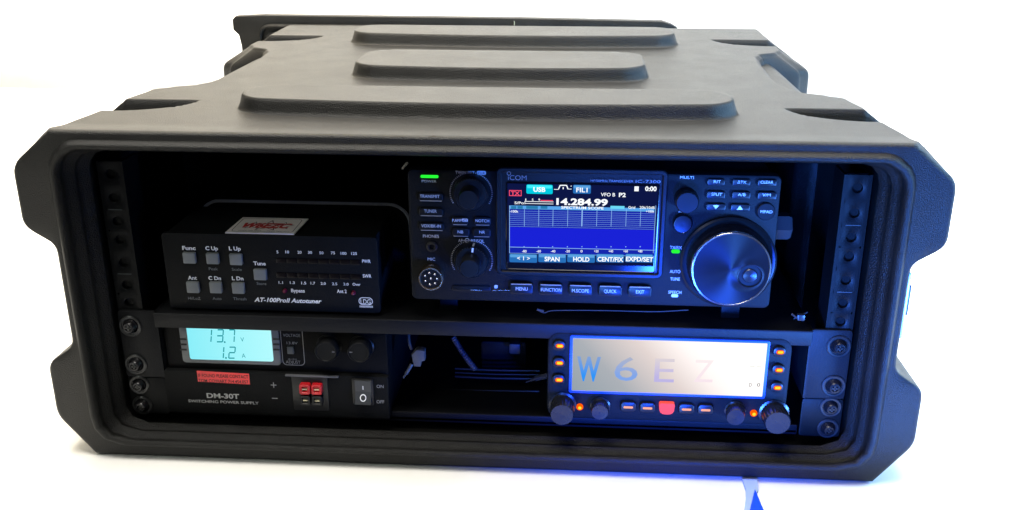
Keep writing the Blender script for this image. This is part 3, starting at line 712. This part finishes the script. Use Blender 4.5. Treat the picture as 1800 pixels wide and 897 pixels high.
# power sockets
x0, x1, z0, z1 = c7l.rect(880, 440, 1105, 655, LY-1); b = MB(); b.prism(rrect(x0, x1, z0, z1, 1, 2), LY-1, LY+1, .4); blk = b.build('socket_block', mat('socket_plate', (.012, .012, .013), .4), lp)
b = MB(); q = c7l.p(832, 434, LY-1.5); q2 = c7l.p(1168, 437, LY-1.5); b.box(q[0], q2[0], LY-1.6, LY, q[1]-.6, q[1]+.6, .3); b.build('bright_strip', mat('light_grey_strip', (.12, .12, .13), .4), lp)  # light grey strip above the sockets
for r, mm, nm in (((921, 494, 988, 556), red_plug, 'red_socket'), ((996, 496, 1063, 558), red_plug, 'red_socket'), ((926, 566, 990, 625), knob_m, 'black_socket'), ((1000, 568, 1066, 627), knob_m, 'black_socket')):
    x0, x1, z0, z1 = c7l.rect(*r, y=LY-5); b = MB(); o1 = rrect(x0, x1, z0, z1, 1.2, 3)
    b.loft([L(0, LY), L(0, LY-4.6), L(.4, LY-5), L(1.5, LY-5), L(1.8, LY-4.6), L(1.9, LY-1.5)], False, True); so = b.build(nm, mm, blk)
    cx_, cz_ = (x0+x1)/2, (z0+z1)/2; b = MB(); b.box(cx_-2.8, cx_+2.8, LY-4.2, LY-1.5, cz_-.6, cz_+.5, .2); b.build('contact', mat('brass_contact', (.8, .7, .45), .35, .4), so)
x0, x1, z0, z1 = c7l.rect(1258, 456, 1390, 622, LY-1.2); b = MB(); b.prism(rrect(x0, x1, z0, z1, 1, 2), LY-1.2, LY+1, .4); rk = b.build('rocker_frame', mat('rocker_frame_black', (.016, .016, .017), .35), lp)
x0, x1, z0, z1 = c7l.rect(1276, 466, 1376, 608, LY-2.5); zm = (z0+z1)/2
b = MB(); b.loft([[(xx, LY-1, z0), (xx, LY-5.2, z0+.4), (xx, LY-2.0, zm), (xx, LY-2.6, z1-.2), (xx, LY-1, z1)] for xx in (x0, x1)]); rkk = b.build('rocker', mat('rocker_grey', (.045, .048, .05), .4), rk, 20)
b = MB(); xm = (x0+x1)/2
t_ = lambda z: LY-2.0-3.2*max(0, (zm-z)/(zm-z0)) - .6*max(0, (z-zm)/(z1-zm)) - .15
za, zb_ = c7l.p(1325, 524, LY-2.5)[1], c7l.p(1325, 500, LY-2.5)[1]
b.face([(xm-.25, t_(za), za), (xm+.25, t_(za), za), (xm+.25, t_(zb_), zb_), (xm-.25, t_(zb_), zb_)])
zo = c7l.p(1325, 577, LY-4)[1]; n = 28; ro, ri = 2.2, 1.55
b.loft([[(xm+q*math.cos(2*math.pi*i/n), t_(zo+q*1.1*math.sin(2*math.pi*i/n)), zo+q*1.1*math.sin(2*math.pi*i/n)) for i in range(n)] for q in (ro, ri)], False, False)
b.build('switch_marks', white_ink, rkk)

# ------------------------------------------------------------------ small mobile radio
mr_ = thing('mobile_radio', 'small radio with wide glowing white display and orange lit keys, lower right of the case', 'mobile radio', (124, 60, -6))
MY = -6
c11 = Crop(930, 560, 3.6, MY)
b = MB(); b.box(53, 196, 2, 120, -2, 62, 3); b.build('housing', radio_m, mr_)
b = MB(); b.prism(rrect(46.5, 203, 3, 66, 8, 6), MY, 4, 2.0); mp = b.build('front_panel', radio_m, mr_)
x0, x1, z0, z1 = c11.rect(273, 142, 1494, 476, MY-1.2)
b = MB(); o1 = rrect(x0-1.9, x1+1.9, z0-1.9, z1+1.6, 1.5, 4); b.prism(o1, MY-1.0, MY+1, .4)
bb = b.build('halo_surround', mat('blue_halo_glow', (.01, .05, .35), .4, emit=(.006, .05, .75), estr=.5, vary=0), mp)  # rim made to glow, painting the blue halo round the display
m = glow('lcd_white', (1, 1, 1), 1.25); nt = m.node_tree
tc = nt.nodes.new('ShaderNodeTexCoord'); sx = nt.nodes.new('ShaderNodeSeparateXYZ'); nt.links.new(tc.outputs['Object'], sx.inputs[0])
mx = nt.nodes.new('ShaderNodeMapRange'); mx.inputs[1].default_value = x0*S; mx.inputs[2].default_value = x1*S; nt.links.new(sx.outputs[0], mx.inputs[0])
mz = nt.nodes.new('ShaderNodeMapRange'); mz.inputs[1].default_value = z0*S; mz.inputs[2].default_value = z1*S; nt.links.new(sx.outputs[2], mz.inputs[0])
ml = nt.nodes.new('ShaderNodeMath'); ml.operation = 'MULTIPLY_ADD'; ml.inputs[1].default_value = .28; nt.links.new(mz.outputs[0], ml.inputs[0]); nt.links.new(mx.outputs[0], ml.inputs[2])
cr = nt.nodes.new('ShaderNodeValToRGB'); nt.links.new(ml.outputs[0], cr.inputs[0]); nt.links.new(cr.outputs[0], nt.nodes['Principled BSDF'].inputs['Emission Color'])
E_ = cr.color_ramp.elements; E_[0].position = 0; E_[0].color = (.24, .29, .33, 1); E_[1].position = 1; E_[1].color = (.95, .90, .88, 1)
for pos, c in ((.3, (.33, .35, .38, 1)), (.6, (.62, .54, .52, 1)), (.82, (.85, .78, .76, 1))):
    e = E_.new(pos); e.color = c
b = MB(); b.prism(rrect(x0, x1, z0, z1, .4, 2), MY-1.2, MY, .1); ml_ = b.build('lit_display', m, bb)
for t, u0, vb, u1, h, col, top, nm, bo in (('W', 300, 388, 450, 150, (.03, .30, .95), (.22, .36, .68), 'letter_blue', .03), ('6', 538, 390, 685, 150, (.22, .38, .82), (.42, .46, .60), 'letter_blue_pale', .0),
        ('E', 790, 400, 915, 148, (.52, .47, .80), (.72, .65, .70), 'letter_violet', .0), ('Z', 1040, 400, 1160, 140, (.95, .80, .86), (.97, .87, .88), 'letter_pink', .0)):
    mm = glow(nm, col, 1); ntl = mm.node_tree
    za, zb_ = c11.p(u0, vb, MY)[1], c11.p(u0, vb-h, MY)[1]
    t1 = ntl.nodes.new('ShaderNodeTexCoord'); s1 = ntl.nodes.new('ShaderNodeSeparateXYZ'); ntl.links.new(t1.outputs['Object'], s1.inputs[0])
    m1 = ntl.nodes.new('ShaderNodeMapRange'); m1.inputs[1].default_value = za*S; m1.inputs[2].default_value = zb_*S; ntl.links.new(s1.outputs[2], m1.inputs[0])
    c1 = ntl.nodes.new('ShaderNodeValToRGB'); ntl.links.new(m1.outputs[0], c1.inputs[0]); ntl.links.new(c1.outputs[0], ntl.nodes['Principled BSDF'].inputs['Emission Color'])
    c1.color_ramp.elements[0].color = (*col, 1); c1.color_ramp.elements[0].position = .25; c1.color_ramp.elements[1].color = (*top, 1)
    b = MB(); c11.txt(b, t, u0, vb, u1, h, bo, dy=-.25, y=MY-1.2); b.build('display_letter', mm, ml_)
b = MB(); c11.txt(b, 'D', 1392, 430, 1408, 22, dy=-.25, y=MY-1.2); c11.txt(b, '0', 1441, 430, 1461, 22, dy=-.25, y=MY-1.2); b.build('display_marks', glow('lcd_ink', (.05, .08, .10), 1), ml_)
b = MB(); c11.txt(b, 'o', 1446, 208, 1456, 13, dy=-.25, y=MY-1.2); c11.txt(b, '--', 1396, 310, 1470, 9, dy=-.25, y=MY-1.2); b.build('faint_marks', glow('lcd_faint', (.6, .7, .65), 1), ml_)
og, oc, wc = glow('orange_glow', (1.0, .10, .0), 1.2), glow('amber_core', (1.0, .55, .03), 1.5), glow('warm_white_core', (1.0, .60, .42), 1.2)
for i, (u, v) in enumerate(((194, 175), (192, 283), (190, 390), (1590, 215), (1583, 328), (1573, 440))):
    x0, x1, z0, z1 = c11.rect(u-44, v-32, u+36, v+32, MY-3); b = MB(); b.prism(rrect(x0, x1, z0, z1, 3, 4), MY-3, MY+1, .9); kb = b.build('side_key', knob_m, mp)
    x0, x1, z0, z1 = c11.rect(u-25, v-13, u+25, v+13, MY-3.1); b = MB(); b.prism(rrect(x0, x1, z0, z1, 1.6, 4), MY-3.1, MY-2.5, .1); lt = b.build('key_light', og, kb)
    x0, x1, z0, z1 = c11.rect(u-17, v-8, u+20, v+8, MY-3.3); b = MB(); b.face([(xx, MY-3.3, zz) for xx, zz in rrect(x0, x1, z0, z1, 1, 3)])
    o = b.build('light_core', oc, lt); o.parent = kb; o.matrix_parent_inverse = world_inv(kb)
for u, v in ((628, 563), (750, 569), (997, 577), (1118, 581)):
    x0, x1, z0, z1 = c11.rect(u-50, v-32, u+50, v+34, MY-3); b = MB(); b.prism(rrect(x0, x1, z0, z1, 2.5, 4), MY-3, MY+1, .9); kb = b.build('lower_key', knob_m, mp)
    x0, x1, z0, z1 = c11.rect(u-30, v-6, u+30, v+7, MY-3.15); b = MB(); b.prism(rrect(x0, x1, z0, z1, .6, 3), MY-3.15, MY-2.6, .05); b.build('key_light', glow('pinkish_bar', (1.0, .42, .32), 1.15), kb)
x0, x1, z0, z1 = c11.rect(823, 539, 921, 608, MY-3.2); b = MB()
W_, H_ = x1-x0, z1-z0; pts = [(x0+W_*a, z0+H_*c) for a, c in ((.1, 1), (.02, .94), (0, .8), (.03, .35), (.1, .15), (.25, .03), (.4, 0), (.6, 0), (.75, .03), (.9, .15), (.97, .35), (1, .8), (.98, .94), (.9, 1))]
b.prism(pts, MY-3.2, MY+1, 0); b.build('red_key', glow('red_key_light', (1.0, .10, .06), .85, (.4, .02, .02)), mp)
for u, v in ((321, 567), (1424, 607)):
    x, z = c11.p(u, v, MY-2); b = MB(); b.lathe(x, z, [(2.3, MY+.5), (2.3, MY-1), (1.8, MY-1.8), (.1, MY-2.2)], 24); kl = b.build('indicator_light', og, mp)
    b = MB(); b.lathe(x, z, [(1.2, MY-1.9), (.9, MY-2.4), (.1, MY-2.6)], 16); b.build('light_core', oc, kl)
for (bu, bv), (fu, fv), R, Ln in (((212, 545), (208, 612), 8.0, 16), ((450, 553), (448, 596), 5.8, 12), ((1305, 583), (1308, 628), 6.2, 12), ((1548, 600), (1575, 664), 8.6, 17)):
    x0_, z0_ = c11.p(bu, bv, MY); xf_, zf_ = c11.p(fu, fv, MY-Ln)
    ax = ((xf_-x0_)/(-Ln), (zf_-z0_)/(-Ln))
    b = MB(); b.lathe(x0_, z0_, [(R*1.18, MY+.5), (R*1.18, MY-.8), (R, MY-1.3), (R*.98, MY-Ln+2), (R*.92, MY-Ln), (.1, MY-Ln+.4)], 56, .04, ax)
    k = b.build('knob', mat('knob_satin', (.010, .011, .014), .25, .1, spec=.4), mp)

# ------------------------------------------------------------------ cables and small things
def catmull(P, k=10):
    P = [Vector(p) for p in P]; out = []
    for i in range(len(P)-1):
        p0, p1, p2, p3 = P[max(i-1, 0)], P[i], P[i+1], P[min(i+2, len(P)-1)]
        for j in range(k):
            t = j/k; out.append(.5*((2*p1)+(-p0+p2)*t+(2*p0-5*p1+4*p2-p3)*t*t+(-p0+3*p1-3*p2+p3)*t**3))
    return out+[P[-1]]
def px_path(pts, Y): return catmull([at(u, v, 1, yy if yy is not None else Y) for u, v, yy in pts])
bx_ = thing('equipment_box', 'plain black box with rounded top corners standing behind the tuner', 'equipment box', (-134, 130, 71))
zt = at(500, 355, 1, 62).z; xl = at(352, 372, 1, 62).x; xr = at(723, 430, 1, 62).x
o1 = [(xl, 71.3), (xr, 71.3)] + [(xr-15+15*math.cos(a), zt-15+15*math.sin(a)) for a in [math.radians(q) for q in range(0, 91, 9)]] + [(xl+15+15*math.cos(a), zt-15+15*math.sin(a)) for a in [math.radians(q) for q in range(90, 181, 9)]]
b = MB(); b.prism(o1, 62, 190, 0); b.build('housing', tuner_m, bx_)
b = MB(); b.tube([(x, 61.2, z) for x, z in o1[1:]+[(xl, 71.5)]], 1.2, 10); b.build('outline_highlight', mat('highlight_grey', (.6, .65, .72), .4), bx_)  # pale tube along the outline, a highlight put into shape and colour
b = MB(); b.tube(px_path([(395, 345, 155), (412, 322, 155), (440, 313, 155), (540, 312, 155), (650, 312, 155), (705, 314, 155), (722, 320, 155)], 0), 1.3, 12)
tag(b.build('cable', mat('dark_arc', (.14, .16, .22), .4)), 'thin dark tube arching farther back above the tuner, for a rounded edge', 'cable')  # tube drawn for the edge of another rounded thing
b = MB(); b.tube(px_path([(706, 298, 12), (712, 291, 12), (717, 286, 12)], 12), [.3, .6, .9], 8); tag(b.build('metal_tip', mat('pale_metal', (.7, .68, .6), .3, .8)), 'small bright metal tip poking out at the upper left corner of the large radio', 'metal tip')
b = MB(); b.tube(px_path([(945, 545, -3), (957, 550, -3), (975, 546, -2), (1060, 546, 0), (1150, 548, 0), (1210, 545, 0)], 0), .35, 8)
b.tube(px_path([(944, 544, -3), (956, 547, -3)], 0), .8, 8)
tag(b.build('wire', mat('dark_wire', (.025, .027, .032), .35)), 'thin dark wire lying along the shelf under the lit radio screen', 'wire')
b = MB(); b.tube(px_path([(1392, 552, 2), (1400, 558, 0), (1412, 563, -1)], 0), .8, 8); b.tube(px_path([(1396, 560, 1), (1405, 556, 0), (1419, 549, 2)], 0), .6, 8)
q = at(1408, 558, 1, -1); b.box(q.x-2.2, q.x+2.2, -2, 1, q.z-2, q.z+2, .4)
tag(b.build('cable_tie', mat('dark_tie', (.02, .022, .025), .3)), 'knotted black cable tie on the shelf right of the tuning dial', 'cable tie')
# white nylon tie in the gap
kt = thing('nylon_clip', 'pale nylon tie with square head hanging between the power supply and the small radio', 'cable tie', (-48, 20, 40))
b = MB(); q0, q1 = at(720, 612, 1, 12), at(748, 642, 1, 12)
b.prism([(q0.x+3, q1.z), (q1.x-3, q1.z), (q1.x-2.5, q1.z+4), (q1.x, q1.z+4.4), (q1.x, q0.z-1), (q1.x-2, q0.z), (q0.x+5, q0.z), (q0.x+1.5, q0.z-4)], 9, 15, .6); b.build('tie_head', nylon_m, kt)
b = MB(); b.tube(px_path([(724, 615, 13), (719, 602, 15), (718, 585, 20)], 0), 1.1, 8); b.tube(px_path([(724, 640, 13), (717, 652, 11), (709, 664, 10)], 0), [1.3]*15+[.7]*6, 8); b.build('strap', nylon_m, kt)
# braided lead and dark frame parts in the gap
b = MB(); P_ = px_path([(796, 592, 40), (808, 612, 38), (822, 632, 36), (836, 650, 34)], 0); b.tube(P_, [1.9+.35*(i % 2) for i in range(len(P_))], 10)
tag(b.build('braided_lead', mat('grey_braid', (.05, .053, .06), .35, .2, bump=.6, bscale=1500)), 'grey braided lead slanting down in the dark gap below the shelf', 'cable')
br = thing('radio_bracket', 'dark metal mounting bracket in the gap left of the small radio', 'bracket', (0, 60, 20))
b = MB()
for v, r_ in ((648, .8), (655, .6), (662, .9), (684, .7)):
    b.tube(px_path([(800 if v < 680 else 720, v, 45), (870, v+3, 45), (948, v+4, 45)], 0), r_, 8)
b.build('cross_bar', mat('bracket_dark', (.012, .013, .016), .35), br)
b = MB(); q0, q1 = at(845, 600, 1, 60), at(925, 650, 1, 60); b.box(q0.x, q1.x, 60, 75, q1.z, q0.z, 2); b.build('bracket_plate', rail_m, br)
b = MB(); q = at(905, 612, 1, 50); b.box(q.x-4, q.x+4, 48, 60, q.z-4, q.z+4, 1); b.build('square_nut', mat('nut_grey', (.025, .028, .032), .4), br)
b = MB(); b.tube(px_path([(925, 672, 22), (936, 668, 18), (948, 664, 12), (962, 661, 4)], 0), [.5]*8+[1.0]*8+[1.9]*15, 10); tag(b.build('cable_plug', mat('plug_grey', (.07, .07, .08), .3, .3)), 'dark ribbed plug going into the left side of the small radio', 'plug')
# strap and blue tag at the front of the table
b = MB()
cl = [(1318, 842), (1322, 860), (1318, 875), (1312, 905), (1308, 935)]
wd = [13, 11, 7, 5, 5]
L0, L1 = [], []
for (u, v), w_ in zip(cl, wd):
    p, q = at(u-w_, v, 2, ZB+2.2), at(u+w_, v, 2, ZB+2.2); L0.append(p); L1.append(q)
b.loft([[p, q, q-Vector((0, 0, 1.6)), p-Vector((0, 0, 1.6))] for p, q in zip(L0, L1)])
tag(b.build('strap', strap_m), 'pale blue strap end coming out from under the front of the case', 'strap')
b = MB(); A, B_, C_ = at(1327, 860, 2, ZB+4.5), at(1346, 905, 2, ZB+3.5), at(1316, 905, 2, ZB+3.5)
D_ = at(1352, 940, 2, ZB+3.5); E2 = at(1311, 940, 2, ZB+3.5)
b.loft([[p-Vector((0, 0, h)) for p in (A, B_, D_, E2, C_)] for h in (2.6, 0)]); tag(b.build('blue_tag', blue_plastic), 'bright blue pointed plastic tag on the table in front of the case', 'tag')
